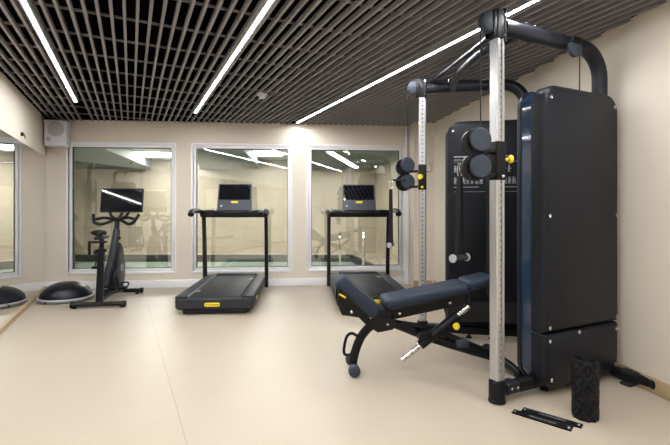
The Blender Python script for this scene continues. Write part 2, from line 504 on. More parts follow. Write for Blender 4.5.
# socket
mb = MB(BW); sx_ = wx(278.5); mb.box(sx_ - 0.03, sx_ + 0.03, -0.008, 0, 0.16, 0.20, 0.003)
tag(mb.build('wall_socket', 'wall'), 'small cream socket plate low on the wall right of the left treadmill', 'socket')

# ================================================================== BALANCE DOME
s = thing('balance_trainer', 'black rubber half ball with light grey rim on the floor by the mirror', 'half ball', (-3.52, 5.50, 0), 0.2)
mb = MB(); mb.lathe([(0.27, 0.0), (0.30, 0.008), (0.322, 0.03), (0.325, 0.045), (0.315, 0.055), (0.20, 0.057)], seg=56); mb.build('base_platform', 'lightgrey', s)
pr = [(0.300 * math.cos(a), 0.05 + 0.185 * math.sin(a)) for a in [R(x) for x in range(0, 91, 6)]]
mb = MB(); mb.lathe([(0.302, 0.04)] + pr, seg=56)
for rr in (0.10, 0.13): 
    zz = 0.05 + 0.185 * math.sqrt(1 - (rr / 0.3) ** 2)
    mb.tube([(rr * math.cos(R(a)), rr * math.sin(R(a)), zz) for a in range(0, 360, 10)], 0.003, 6, closed=True)
mb.build('rubber_dome', 'dome', s)
for a in (250, 70):
    mb = MB(); mb.lathe([(0.012, 0), (0.012, 0.01)], (0.322 * math.cos(R(a)), 0.322 * math.sin(R(a)), 0.03), (math.cos(R(a)), math.sin(R(a)), 0), 12); mb.build('plug', 'dark', s)

# ================================================================== EXERCISE BIKE
def bike():
    s = thing('exercise_bike', 'black indoor cycling bike with wide screen, in front of the left window', 'exercise bike', (-2.845, 5.05, 0), R(8.3))
    mb = MB(); mb.tube([(-0.30, 0, 0.045), (0.30, 0, 0.045)], 0.036, 16, flat=0.8)
    rs = mb.build('rear_stabilizer', 'black', s)
    for sx in (-1, 1):
        mb = MB(); mb.lathe([(0.036, 0), (0.038, 0.004), (0.038, 0.03), (0.030, 0.036)], (sx * 0.275, 0, 0.042), (sx, 0, 0), 16); mb.build('end_cap', 'rubber', rs)
        mb = MB(); mb.lathe([(0.028, 0), (0.028, 0.016)], (sx * 0.27, 0, 0.0), seg=14); mb.build('leveling_foot', 'rubber', rs)
    mb = MB(); mb.tube([(-0.26, 0.80, 0.05), (0.26, 0.80, 0.05)], 0.034, 16, flat=0.8)
    fs = mb.build('front_stabilizer', 'black', s)
    for sx in (-1, 1):
        mb = MB(); mb.lathe([(0.036, 0), (0.04, 0.004), (0.04, 0.03), (0.03, 0.036)], (sx * 0.24, 0.80, 0.048), (sx, 0, 0), 16); mb.build('end_cap', 'rubber', fs)
        mb = MB(); mb.lathe([(0.026, 0), (0.026, 0.022)], (sx * 0.20, 0.80, 0.0), seg=14); mb.build('leveling_foot', 'rubber', fs)
    # central low spine and frame
    mb = MB(); mb.tube([(0, 0.02, 0.075), (0, 0.25, 0.10), (0, 0.5, 0.10), (0, 0.80, 0.065)], 0.035, 12, smooth=4)
    mb.build('base_frame', 'black', s)
    # seat column
    mb = MB(); mb.loft([[(x * (1 - 0.1 * t) , (0.03 + 0.06 * t) * 1.0 + y, 0.06 + 0.62 * t) for x, y in rrect(-0.038, 0.038, -0.045, 0.045, (0.03,) * 4, 4)(0)] for t in (0, 0.33, 0.66, 1)])
    sc = mb.build('seat_column', 'black', s)
    mb = MB(); mb.lathe([(0.055, 0), (0.056, 0.01), (0.056, 0.03), (0.046, 0.036)], (0, 0.09, 0.665)); mb.build('collar', 'rubber', sc)
    mb = MB(); mb.tube([(0, 0.09, 0.6), (0, 0.105, 0.84)], 0.028, 14); sp = mb.build('seat_post', 'black', s)
    mb = MB(); mb.lathe([(0.018, 0), (0.02, 0.02), (0.028, 0.03), (0.028, 0.05), (0.02, 0.055)], (-0.03, 0.09, 0.66), (-1, 0, 0), 12); mb.build('adjusting_knob', 'dark', sc)
    # saddle slide with handle
    mb = MB(); mb.box(-0.03, 0.03, -0.06, 0.26, 0.82, 0.855, 0.01); mb.box(-0.13, 0.08, 0.02, 0.07, 0.775, 0.80, 0.008)
    mb.tube([(-0.115, 0.04, 0.79), (-0.12, 0.04, 0.70), (-0.115, 0.04, 0.635)], 0.017, 10)
    mb.build('saddle_slide', 'black', s)
    mb = MB()
    rings = []
    for t, wd, zt in ((0.0, 0.03, 0.0), (0.02, 0.075, 0.01), (0.06, 0.09, 0.014), (0.11, 0.075, 0.008), (0.16, 0.04, 0.0), (0.22, 0.026, 0.0), (0.265, 0.020, -0.004), (0.275, 0.006, -0.01)):
        rings.append([(wd * math.cos(R(a)), -0.06 + t, 0.895 + zt + 0.028 * math.sin(R(a))) for a in range(0, 360, 24)])
    mb.loft(rings); mb.build('saddle', 'rubber', s)
    mb = MB(); mb.tube([(0, 0.03, 0.85), (0, 0.03, 0.885)], 0.03, 10); mb.build('saddle_clamp', 'dark', s)
    # flywheel housing
    out = [(0.46, 0.13), (0.66, 0.11), (0.74, 0.22), (0.76, 0.38), (0.73, 0.55), (0.67, 0.68), (0.60, 0.74), (0.55, 0.70), (0.52, 0.52), (0.46, 0.42), (0.38, 0.36), (0.36, 0.26), (0.38, 0.17)]
    cs = catmull([Vector((0, y, z)) for y, z in out], 4, True)
    cen = Vector((0, 0.57, 0.38))
    mb = MB(); mb.loft([[(x, cen.y + (p.y - cen.y) * q, cen.z + (p.z - cen.z) * q) for p in cs] for x, q in ((-0.06, 0.9), (-0.05, 0.98), (-0.03, 1), (0.03, 1), (0.05, 0.98), (0.06, 0.9))])
    fh = mb.build('flywheel_housing', 'rim', s)
    mb = MB(); mb.lathe([(0.055, 0), (0.055, 0.004), (0.03, 0.005)], (0.058, 0.62, 0.40), (1, 0, 0), 24); mb.build('round_badge', 'lightgrey', fh)
    # diagonal main tube
    mb = MB(); mb.tube([(0, 0.18, 0.22), (0, 0.30, 0.38), (0, 0.55, 0.80), (0, 0.60, 0.90)], 0.045, 14, flat=1.0, smooth=3)
    mb.build('main_frame', 'rim', s)
    mb = MB(); mb.tube([(0, 0.585, 0.86), (0, 0.62, 1.05)], 0.032, 14); mb.build('handlebar_post', 'black', s)
    mb = MB(); mb.tube([(0.02, 0.53, 0.80), (0.07, 0.53, 0.80)], 0.022, 10); mb.build('resistance_lever', 'dark', s)
    # crank
    mb = MB(); mb.tube([(-0.10, 0.36, 0.31), (0.10, 0.36, 0.31)], 0.02, 12)
    mb.lathe([(0.085, 0), (0.09, 0.006), (0.085, 0.012)], (0.062, 0.36, 0.31), (1, 0, 0), 24); ck = mb.build('crank_axle', 'dark', s)
    for sx, dz, dy in ((-1, 0.135, -0.03), (1, -0.145, 0.03)):
        mb = MB(); mb.tube([(sx * 0.085, 0.36, 0.31), (sx * 0.095, 0.36 + dy, 0.31 + dz)], 0.016, 10); mb.build('crank_arm', 'dark', ck)
        mb = MB(); x0, x1 = sorted((sx * 0.10, sx * 0.195)); yy, zz = 0.36 + dy, 0.31 + dz
        mb.box(x0, x1, yy - 0.05, yy + 0.05, zz - 0.018, zz + 0.018, 0.007)
        mb.tube([(x0 + 0.01, yy + 0.05, zz), (x0 + 0.01, yy + 0.09, zz + 0.05), (x1 - 0.01, yy + 0.09, zz + 0.05), (x1 - 0.01, yy + 0.05, zz)], 0.011, 8, smooth=3)
        mb.build('pedal', 'rubber', s)
    # handlebars
    mb = MB()
    for sx in (-1, 1):
        mb.tube([(0, 0.62, 1.06), (sx * 0.08, 0.60, 1.02), (sx * 0.17, 0.54, 0.985), (sx * 0.235, 0.50, 1.005), (sx * 0.265, 0.53, 1.05), (sx * 0.285, 0.58, 1.11)], 0.021, 12, smooth=5)
        mb.tube([(sx * 0.02, 0.62, 1.055), (sx * 0.06, 0.67, 1.07), (sx * 0.10, 0.68, 1.10), (sx * 0.12, 0.70, 1.15)], 0.018, 12, smooth=4)
        mb.tube([(sx * 0.05, 0.60, 1.05), (sx * 0.15, 0.58, 1.07), (sx * 0.255, 0.54, 1.05)], 0.019, 12, smooth=4)
    mb.box(-0.055, 0.055, 0.57, 0.68, 1.02, 1.075, 0.015)
    hb = mb.build('handlebar', 'rubber', s)
    # screen
    mb = MB(); mb.tube([(0, 0.68, 1.06), (0, 0.78, 1.12), (0, 0.80, 1.20)], 0.02, 12, smooth=3); mb.build('screen_arm', 'dark', s)
    mb = MB(Matrix.Translation((0, 0.80, 1.305)) @ Matrix.Rotation(R(-5), 4, 'Z') @ Matrix.Rotation(R(-8), 4, 'X'))
    mb.plate(rrect(-0.285, 0.285, -0.168, 0.168, (0.01,) * 4, 3), [(0.006, -0.02), (0, -0.014), (0, 0.012), (0.02, 0.03)], lambda u, v, d: (u, d, v))
    sc = mb.build('screen', 'dark', s)
    mb = MB(Matrix.Translation((0, 0.80, 1.305)) @ Matrix.Rotation(R(-5), 4, 'Z') @ Matrix.Rotation(R(-8), 4, 'X')); mb.box(-0.272, 0.272, -0.0225, -0.0195, -0.155, 0.155)
    mb.build('display', 'screen', sc, smooth=False)
bike()

# ================================================================== TREADMILLS
def treadmill(loc, rz, label):
    s = thing('treadmill', label, 'treadmill', loc, rz, 'treadmills facing the glazed wall')
    Ld = 1.62; H = 0.205; W = 0.435
    # body seen from its rear (towards the room); y forward to the wall
    mb = MB()
    out = rrect(-W, W, 0.055, H - 0.012, (0.05, 0.05, 0.02, 0.02), 4)
    mb.plate(out, [(0.02, 0.0), (0.0, 0.03), (0.0, 1.60), (0.02, 1.64)], lambda u, v, d: (u, d, v))
    body = mb.build('deck_body', 'grey', s)
    mb = MB(); mb.box(-W + 0.08, W - 0.08, 0.04, 1.62, 0.01, 0.06, 0.01); mb.build('base_frame', 'dark', s)
    for sx in (-1, 1):
        for y in (0.12, 1.5):
            mb = MB(); mb.lathe([(0.03, 0), (0.032, 0.003), (0.032, 0.018)], (sx * 0.30, y, 0), seg=16); mb.build('foot', 'rubber', s)
        mb = MB(); a, b = sorted((sx * 0.30, sx * W)); mb.box(a, b, 0.02, 1.62, H - 0.02, H + 0.004, 0.009)
        rl = mb.build('side_rail', 'grey', s)
        mb = MB(); a, b = sorted((sx * 0.296, sx * 0.301)); mb.box(a, b, 0.05, 1.6, H - 0.02, H + 0.0075); mb.build('rail_edge', 'lightgrey' if sx < 0 else 'dark', rl)
        yy = 0.30 if sx < 0 else 1.15
        mb = MB(); mb.box(sx * 0.262 - 0.03, sx * 0.262 + 0.03, yy, yy + 0.09, H + 0.0, H + 0.0015); mb.build('foot_mark', 'ink', s)
    mb = MB(); mb.box(-0.285, 0.285, 0.045, 1.56, H - 0.03, H - 0.004, 0.004); mb.build('running_belt', 'belt', s)
    mb = MB(); mb.tube([(-0.285, 0.045, H - 0.026), (0.285, 0.045, H - 0.026)], 0.020, 16); mb.build('rear_roller', 'belt', s)
    mb = MB(); mb.box(-0.30, 0.30, 1.54, 1.64, H - 0.03, H + 0.015, 0.015, 3); mb.build('motor_hood', 'grey', s)
    mb = MB(); mb.plate(rrect(-0.085, 0.085, 0.095, 0.14, (0.018,) * 4, 6), [(0, 0.006), (0, -0.003), (0.003, -0.005)], lambda u, v, d: (u - 0.02, d, v))
    lg = mb.build('logo_badge', 'yellow', body)
    text_mesh('TECHNOGYM', 0.024, 'badge_lettering', 'dark', lg, Matrix.Translation((-0.02, -0.0055, 0.1175)) @ Matrix.Rotation(R(90), 4, 'X'), 0.0006).parent = body
    mb = MB(); mb.box(W - 0.002, W + 0.003, 0.30, 0.42, 0.10, 0.14, 0.002); mb.build('side_badge', 'yellow', body)
    # uprights
    for sx in (-1, 1):
        mb = MB()
        rings = []
        for z, yc, hw in ((0.03, 1.50, 0.05), (0.25, 1.49, 0.045), (0.7, 1.46, 0.035), (1.05, 1.42, 0.03), (1.15, 1.40, 0.03)):
            rings.append([(sx * 0.447 + u, yc + v, z) for u, v in rrect(-0.026, 0.026, -hw, hw, (0.015,) * 4, 3)(0)])
        mb.loft(rings); mb.build('upright', 'dark' if sx < 0 else 'black', s)
        # side handle towards the user
        mb = MB(); mb.tube([(sx * 0.45, 1.46, 1.12), (sx * 0.46, 1.30, 1.15), (sx * 0.46, 1.05, 1.165), (sx * 0.452, 0.80, 1.15), (sx * 0.44, 0.70, 1.115)], 0.040, 12, smooth=4, flat=0.8)
        mb.build('side_handle', 'rubber', s)
    # console tray and bar
    mb = MB(); mb.box(-0.47, 0.47, 1.26, 1.48, 1.065, 1.170, 0.028, 3); tr = mb.build('console_tray', 'black', s)
    mb = MB(); mb.tube([(-0.24, 1.22, 1.15), (-0.22, 1.10, 1.135), (0, 1.06, 1.13), (0.22, 1.10, 1.135), (0.24, 1.22, 1.15), (0.24, 1.30, 1.15)], 0.02, 12, smooth=4); mb.build('front_grip', 'rubber', s)
    for sx in (-1, 1):
        mb = MB(); mb.lathe([(0.055, 0), (0.055, 0.012), (0.045, 0.014), (0.042, 0.006), (0, 0.006)], (sx * 0.35, 1.37, 1.162), seg=20); mb.build('cup_holder', 'grey', tr)
    K = Matrix.Translation((0.0, 1.36, 1.165)) @ Matrix.Rotation(R(-14), 4, 'X')
    # console: wider at its foot
    mb = MB(K)
    mb.loft([[(u * (1.0 + 0.04 * (0.40 - v) / 0.4 ), d, v) for u, v in rrect(-0.238, 0.238, -0.01, 0.395, (0.005, 0.005, 0.012, 0.012), 3)(sh)] for sh, d in ((0.004, -0.018), (0, -0.014), (0, 0.012), (0.03, 0.035))])
    cn = mb.build('console', 'console', s)
    mb = MB(K); mb.box(-0.222, 0.222, -0.0205, -0.0175, 0.155, 0.38); mb.build('display', 'screen', cn, smooth=False)
    mb = MB(K); mb.plate(rrect(-0.05, 0.05, 0.105, 0.135, (0.012,) * 4, 4), [(0, -0.016), (0, -0.0205)], lambda u, v, d: (u + 0.0, d, v)); mb.build('console_logo', 'yellow', cn)
    mb = MB(K); mb.box(-0.20, -0.17, -0.021, -0.017, 0.05, 0.075, 0.0); mb.build('console_mark', 'ink', cn, smooth=False)
    return s
treadmill((-1.355, 4.70, 0), R(4.0), 'dark grey treadmill in front of the middle window, fully visible')
treadmill((0.455, 4.86, 0), R(4.0), 'black treadmill in front of the right window, partly behind the weight bench')

# ================================================================== CABLE MACHINE
P1 = Vector((1.003, 2.60)); P2 = Vector((0.824, 3.96))
def frame2(p, a, i):   # local (along arm, inward, up)
    return Matrix(((a[0], i[0], 0, p.x), (a[1], i[1], 0, p.y), (0, 0, 1, 0), (0, 0, 0, 1)))
NF = frame2(P1, (0.904, 0.427), (-0.427, 0.904))
FF = frame2(P2, (0.984, -0.179), (-0.179, -0.984))
cm = thing('cable_machine', 'large black dual-tower cable machine with two perforated aluminium posts along the right wall', 'cable machine', (1.45, 3.2, 0), 0)
def part(mb, name, m, parent=None, **k): return mb.build(name, m, parent or cm, world=True, **k)
ARMZ = 2.325
def machine_half(F, a0, a1, apipe, zb_in, lab):
    far = lab == 'far'
    # ---- post: aluminium profile with a slotted groove
    pr = [(-0.044, -0.030), (-0.030, -0.044), (0.030, -0.044), (0.044, -0.030), (0.044, 0.030), (0.030, 0.044), (-0.030, 0.044), (-0.044, 0.030)]
    mb = MB(F)
    # C-channels on both broad sides
    def chan(sgn): return [(-0.043, -0.046 * sgn), (0.043, -0.046 * sgn)]
    sc_ = 0.75
    outl = [(-0.046, -0.034), (-0.034, -0.046), (-0.010, -0.046), (-0.010, -0.036), (0.010, -0.036), (0.010, -0.046), (0.034, -0.046), (0.046, -0.034),
            (0.046, 0.034), (0.034, 0.046), (0.010, 0.046), (0.010, 0.036), (-0.010, 0.036), (-0.010, 0.046), (-0.034, 0.046), (-0.046, 0.034)]
    mb.loft([[(u * sc_, v * sc_, z) for u, v in outl] for z in (0.12, 2.26)])
    mb.mi = 1
    for k in range(52):
        z = 0.20 + k * 0.04
        for sgn in (-1, 1):
            mb.lathe([(0.0065, 0), (0.0065, 0.0015)], (0, sgn * 0.0266, z), (0, sgn, 0), 10)
    mb.mi = 0
    post = part(mb, 'post', ['alu', 'dark'], angle=20)
    # foot cup
    mb = MB(F); mb.lathe([(0.046, 0), (0.053, 0.004), (0.053, 0.02), (0.050, 0.024), (0.050, 0.13), (0.044, 0.142)], seg=28)
    part(mb, 'post_foot', 'black')
    # head bracket
    mb = MB(F); mb.box(-0.040, 0.040, -0.040, 0.040, 2.235, 2.42, 0.012, 3); hd = part(mb, 'post_head', 'black')
    for z in (2.265, 2.385):
        for sgn in (-1, 1):
            mb = MB(F); mb.lathe([(0.008, 0), (0.008, 0.004), (0.005, 0.007)], (0.022, sgn * 0.040, z), (0, sgn, 0), 10); part(mb, 'bolt', 'chrome', hd)
    mb = MB(F); mb.box(0.020, 0.036, -0.045, 0.045, 2.22, 2.43, 0.006); part(mb, 'head_plate', 'rim', hd)
    # top pulley
    mb = MB(F); mb.lathe([(0.050, -0.030), (0.062, -0.022), (0.064, 0), (0.062, 0.022), (0.050, 0.030)], (-0.075, 0, 2.335), Vector((0, -1, 0)) if not far else Vector((0, 1, 0)), 32)
    part(mb, 'top_pulley', 'disc')
    mb = MB(F); mb.box(-0.062, -0.030, -0.036, -0.031, 2.25, 2.41, 0.003); mb.box(-0.062, -0.030, 0.031, 0.036, 2.25, 2.41, 0.003); part(mb, 'pulley_bracket', 'black', hd)
    # ---- upper arm tube, bending down into the tower
    rb = 0.20; pts = [(0.04, 0, ARMZ), (0.3, 0, ARMZ), (apipe - rb, 0, ARMZ)]
    for k in range(1, 9):
        a = R(90 * k / 8); pts.append((apipe - rb + rb * math.sin(a), 0, ARMZ - rb + rb * math.cos(a)))
    pts += [(apipe, 0, 1.7), (apipe, 0, 0.12)]
    mb = MB(F); mb.tube(pts, 0.050, 20); arm = part(mb, 'arm_tube', 'rim')
    # guide pulleys under the arm
    ap = 0.64; sb = -0.062 if not far else 0.062
    mb = MB(F); mb.lathe([(0.040, -0.020), (0.056, -0.013), (0.056, 0.013), (0.040, 0.020)], (ap, sb, ARMZ - 0.055), (0, 1, 0), 28); part(mb, 'guide_pulley', 'disc')
    mb = MB(F); mb.box(ap - 0.045, ap + 0.045, min(sb * 1.35, sb * 0.6), max(sb * 1.35, sb * 0.6), ARMZ - 0.03, ARMZ + 0.015, 0.003)
    part(mb, 'pulley_bracket', 'black', arm)
    # bolted plate on the arm
    mb = MB(F); mb.box(0.22, 0.36, -0.022, 0.022, ARMZ + 0.045, ARMZ + 0.056, 0.003); bp = part(mb, 'arm_plate', 'rim', arm)
    for a in (0.245, 0.335):
        mb = MB(F); mb.lathe([(0.016, 0), (0.016, 0.008), (0.009, 0.014)], (a, 0, ARMZ + 0.055), (0, 0, 1), 12); part(mb, 'bolt', 'chrome', bp)
    # cables
    mb = MB(F); mb.tube([(ap + 0.05, sb, ARMZ - 0.06), (ap + 0.05, sb, 1.97)], 0.0035, 8); part(mb, 'tower_cable', 'dark')
    mb = MB(F); mb.tube([(-0.135, 0, 2.32), (-0.135, 0, 1.62)], 0.0035, 8); part(mb, 'post_cable', 'dark')
    # ---- tower
    w = 0.115
    mb = MB(F); mb.plate(rrect(a0 + 0.006, a1 - 0.006, 0.065 if not far else 0.18, 1.975, (0.12, 0.12, 0.12, 0.12), 8), [(0.0, -0.07), (0.0, 0.07)], lambda u, v, d: (u, d, v))
    core = part(mb, 'tower_window', 'glossblue')
    # cover of the outer side, upper and lower shell
    def cover(z0, z1, radii, s0, s1, name, m):
        mb = MB(F); sg = 1 if s1 > s0 else -1
        mb.plate(rrect(a0, a1, z0, z1, radii, 8), [(0, s0), (0, s1 - sg * 0.026), (0.008, s1 - sg * 0.010), (0.022, s1)], lambda u, v, d: (u, d, v))
        return part(mb, name, m, angle=50)
    r_ = 0.12
    cu = cover(0.412, 1.985, (0.006, 0.006, r_, r_), -0.010, -w, 'outer_cover', 'cover')
    cl = cover(0.05, 0.404, (r_, r_, 0.006, 0.006), -0.010, -w, 'lower_outer_cover', 'cover')
    for (u, z) in ((a0 + 0.055, 1.90), (a1 - 0.05, 1.90), (a0 + 0.045, 1.15), (a1 - 0.03, 1.15), (a0 + 0.045, 0.445), (a1 - 0.03, 0.445)):
        mb = MB(F); mb.lathe([(0.013, 0), (0.013, 0.002), (0.008, 0.004), (0.0045, 0.0015)], (u, -w, z), (0, -1, 0), 14); part(mb, 'screw', 'chrome', cu)
    for (u, z) in ((a0 + 0.045, 0.36), ((a0 + a1) / 2 - 0.05, 0.385), (a1 - 0.03, 0.36), (a0 + 0.06, 0.115), (a1 - 0.05, 0.115)):
        mb = MB(F); mb.lathe([(0.013, 0), (0.013, 0.002), (0.008, 0.004), (0.0045, 0.0015)], (u, -w, z), (0, -1, 0), 14); part(mb, 'screw', 'chrome', cl)
    ci = cover(zb_in, 1.985, (0.03 if far else r_, 0.03 if far else r_, r_, r_), 0.070, w, 'inner_cover', 'cover')
    # slot with the weight stack in the inner side
    um = a0 + 0.34
    mb = MB(F); mb.box(um, um + 0.045, w - 0.004, w + 0.002, 0.42, 1.88); part(mb, 'cable_slot', 'dark', ci)
    mb = MB(F); mb.box(a0 + 0.03, a1 - 0.03, w - 0.004, w + 0.002, zb_in + 0.012, 0.36, 0.0); part(mb, 'base_panel', 'dark', ci)
    mb = MB(F); mb.tube([(um + 0.12, w + 0.012, 0.42), (um + 0.12, w + 0.012, 0.64)], 0.009, 10); part(mb, 'selector_rod', 'chrome', ci)
    mb = MB(F); mb.lathe([(0.012, 0), (0.012, 0.03), (0.006, 0.036)], (um + 0.12, w + 0.012, 0.635), seg=12); part(mb, 'selector_pin', 'yellow', ci)
    for (u, z) in ((a0 + 0.055, 1.90), (a1 - 0.05, 1.90)):
        mb = MB(F); mb.lathe([(0.011, 0), (0.011, 0.002), (0.004, 0.003)], (u, w, z), (0, 1, 0), 14); part(mb, 'screw', 'chrome', ci)
    # instruction placard: rows of small white exercise figures and text lines
    mb = MB(F)
    def bar(u, z, du, dz): mb.box(u, u + du, w + 0.0005, w + 0.0022, z, z + dz)
    rnd = random.Random(3)
    mb.mi = 1; mb.box(a0 + 0.04, a1 - 0.05, w - 0.002, w + 0.0007, 1.335, 1.69); mb.mi = 0
    for (ua, ub) in ((a0 + 0.06, um - 0.01), (um + 0.07, a1 - 0.06)):
        bar(ua, 1.655, 0.11, 0.012)
        bar(ua, 1.630, 0.07, 0.006); bar(ua, 1.612, ub - ua, 0.003); 
        for row, z in enumerate((1.52, 1.415)):
            u = ua
            while u < ub - 0.03:
                if not (row == 0 and ua + 0.13 < u < ub - 0.07 and far):
                    bar(u + 0.006, z + 0.05, 0.010, 0.012); bar(u + 0.004, z + 0.018, 0.012, 0.030)
                    bar(u + 0.002, z, 0.005, 0.02); bar(u + 0.014, z, 0.005, 0.02)
                    bar(u + 0.014 + 0.004 * rnd.random(), z + 0.03, 0.012, 0.005)
                    if rnd.random() < 0.6: bar(u + 0.024, z, 0.003, 0.06)
                u += 0.037
        bar(ua, 1.385, (ub - ua) * 0.8, 0.005); bar(ua, 1.345, ub - ua, 0.002)
    part(mb, 'instruction_placard', ['ink', 'cover'], ci, smooth=False)
    # ---- base beam
    zbm = 0.075
    mb = MB(F); mb.box(0.04, apipe + 0.03, -0.035, 0.035, zbm - 0.035, zbm + 0.03, 0.008); bb = part(mb, 'base_beam', 'black')
    mb = MB(F); mb.box(0.05, 0.15, -0.045, 0.045, 0.045, 0.115, 0.012, 3); br = part(mb, 'foot_bracket', 'rim', bb)
    for a in (0.075, 0.125):
        mb = MB(F); mb.lathe([(0.008, 0), (0.008, 0.005)], (a, -0.045, 0.085), (0, -1, 0), 10); part(mb, 'bolt', 'chrome', br)
    for a in (0.42, 0.62):
        mb = MB(F); mb.lathe([(0.026, 0), (0.028, 0.006), (0.026, 0.014), (0.010, 0.016), (0.010, 0.05)], (a, 0.0, 0.0), seg=16); part(mb, 'leveling_foot', 'rubber', bb)
    # rising bracket from beam to the tower front
    if far:
        mb = MB(F); mb.tube([(a0 - 0.03, 0.0, 0.46), (a0 - 0.01, 0.0, 0.30), (a0 + 0.04, 0.0, 0.17), (a0 + 0.14, 0.0, 0.09), (a0 + 0.25, 0, 0.08)], 0.022, 12, smooth=5); part(mb, 'front_bracket', 'black', bb)
    # cross foot at the back
    xe = -0.33 if not far else 0.0
    mb = MB(F); mb.tube([(apipe + 0.03, xe, 0.055), (apipe + 0.03, 0.30, 0.055)], 0.034, 14); cf = part(mb, 'cross_foot', 'black')
    mb = MB(F); mb.lathe([(0.036, 0), (0.040, 0.004), (0.040, 0.025), (0.032, 0.032)], (apipe + 0.03, xe, 0.055), (0, -1, 0), 18); part(mb, 'end_cap', 'rubber', cf)
    if not far:
        mb = MB(F); mb.box(apipe - 0.04, apipe + 0.07, xe + 0.10, xe + 0.17, 0.0, 0.02, 0.006); mb.box(apipe + 0.0, apipe + 0.06, xe + 0.08, xe + 0.19, 0.015, 0.095, 0.008); part(mb, 'floor_plate', 'dark', cf)
    # ---- carriage
    zc = 1.49
    mb = MB(F); mb.box(-0.038, 0.038, -0.038, 0.038, zc - 0.12, zc + 0.12, 0.008, 3)
    ca = part(mb, 'carriage', 'black')
    mb = MB(F)
    mb.box(-0.17, -0.04, -0.030, 0.030, zc - 0.10, zc - 0.078, 0.005)
    part(mb, 'swivel_arm', 'black', ca)
    mb = MB(F); mb.box(-0.17, -0.04, -0.030, 0.030, zc + 0.045, zc + 0.067, 0.005)
    part(mb, 'swivel_arm', 'black', ca)
    yaw = Matrix.Translation((-0.135, 0, 0)) @ Matrix.Rotation(0, 4, 'Z')
    # disc housings face the camera side
    q = (F.to_3x3().inverted() @ Vector((0.22, -0.975, 0))).normalized()
    side = Vector((0, 0, 1)).cross(q)
    c0 = Vector((-0.145, 0, 0))
    if not far: c0 = Vector((-0.172, -0.02, 0))
    mb = MB(F)
    for dz in (0.115, -0.043):
        mb.lathe([(0.066, -0.012), (0.074, -0.006), (0.074, 0.020), (0.068, 0.028)], c0 + Vector((0, 0, zc + dz)), q, 32)
    back = c0 - side * 0.03 if side.x > 0 else c0 + side * 0.03
    mb.lathe([(0.075, -0.022), (0.080, -0.015), (0.080, 0.010)], back + Vector((0, 0, zc + 0.095)), q, 32); mb.lathe([(0.075, -0.022), (0.080, -0.015), (0.080, 0.010)], back + Vector((0, 0, zc - 0.05)), q, 32)
    part(mb, 'pulley_housing', 'black', ca)
    for dz in (0.115, -0.043):
        mb = MB(F); mb.lathe([(0.068, 0.026), (0.069, 0.030), (0.063, 0.037), (0.02, 0.039), (0, 0.039)], c0 + Vector((0, 0, zc + dz)), q, 32); part(mb, 'pulley_cover', 'disc', ca)
    mb = MB(F)
    kd = (1, -0.6, 0) if not far else (-0.45, 1, 0)
    ko = (0.032, -0.030, zc + 0.01) if not far else (-0.005, 0.037, zc + 0.0)
    mb.lathe([(0.008, 0), (0.008, 0.02), (0.024, 0.026), (0.026, 0.036), (0.022, 0.048), (0.0, 0.052)], ko, kd, 18); part(mb, 'pop_pin', 'yellow', ca)
    mb = MB(F); ko2 = (0.0, -0.038, zc - 0.095) if not far else (0.0, 0.038, zc - 0.095); mb.lathe([(0.010, 0), (0.012, 0.01), (0.008, 0.016)], ko2, kd, 12); part(mb, 'lower_pin', 'chrome' if not far else 'yellow', ca)
    mb = MB(F); mb.tube([(0.040, 0.02, zc + 0.05), (0.075, 0.02, zc + 0.055), (0.078, 0.02, zc + 0.11), (0.055, 0.02, zc + 0.125)], 0.006, 8, smooth=3); part(mb, 'latch_wire', 'chrome', ca)
    # cable end and ball
    st = c0 - side * 0.0
    return c0, q, side, zc
near = machine_half(NF, 0.285, 1.035, 1.00, 0.06, 'near')
farh = machine_half(FF, 0.215, 0.955, 0.915, 0.17, 'far')
# links between the two arms
mb = MB(); mb.tube([(1.10, 3.91, 2.31), (1.055, 3.72, 2.32), (1.04, 3.44, 2.33), (1.055, 3.16, 2.33), (1.095, 2.95, 2.33), (1.19, 2.71, 2.33)], 0.032, 16, smooth=5); part(mb, 'link_bar', 'rim')
mb = MB(); mb.tube([(0.905, 3.93, 2.385), (1.10, 2.67, 2.375)], 0.017, 12); part(mb, 'upper_brace', 'rim')
mb = MB(); mb.tube([(0.90, 3.945, 2.385), (1.30, 3.92, 2.375), (1.62, 3.86, 2.33)], 0.022, 12, smooth=4); part(mb, 'far_brace', 'rim')

# hanging handles
def handle(x, y, zt, zb, yaw, lab):
    s = thing('hanging_strap', lab, 'strap', (x, y, zb), yaw, 'strap handles on the cable machine')
    h = zt - zb
    mb = MB(); mb.tube([(0, 0, h), (0.012, 0, h - 0.012), (0.016, 0, h - 0.05), (0.008, 0, h - 0.085), (-0.006, 0, h - 0.088), (-0.012, 0, h - 0.05), (-0.010, 0, h - 0.012)], 0.0055, 10, closed=True, smooth=3)
    mb.build('carabiner', 'chrome', s)
    hb = h - 0.08
    mb = MB()
    for sy in (-1, 1):
        mb.loft([[(-0.015 + u, sy * yy + v, z) for u, v in ((0, -0.0025), (0.030, -0.0025), (0.030, 0.0025), (0, 0.0025))] for z, yy in ((hb, 0.004), (hb - 0.05, 0.010), (0.10, 0.028), (0.0, 0.040))])
    mb.build('strap', 'rubber', s)
    mb = MB(); mb.tube([(0, -0.075, -0.005), (0, 0.075, -0.005)], 0.018, 16)
    g = mb.build('grip', 'grey', s)
    for sy in (-1, 1):
        mb = MB(); mb.lathe([(0.024, 0), (0.026, 0.004), (0.024, 0.012), (0.016, 0.014)], (0, sy * 0.062, -0.005), (0, sy, 0), 18); mb.build('grip_ring', 'lightgrey', g)
    return s
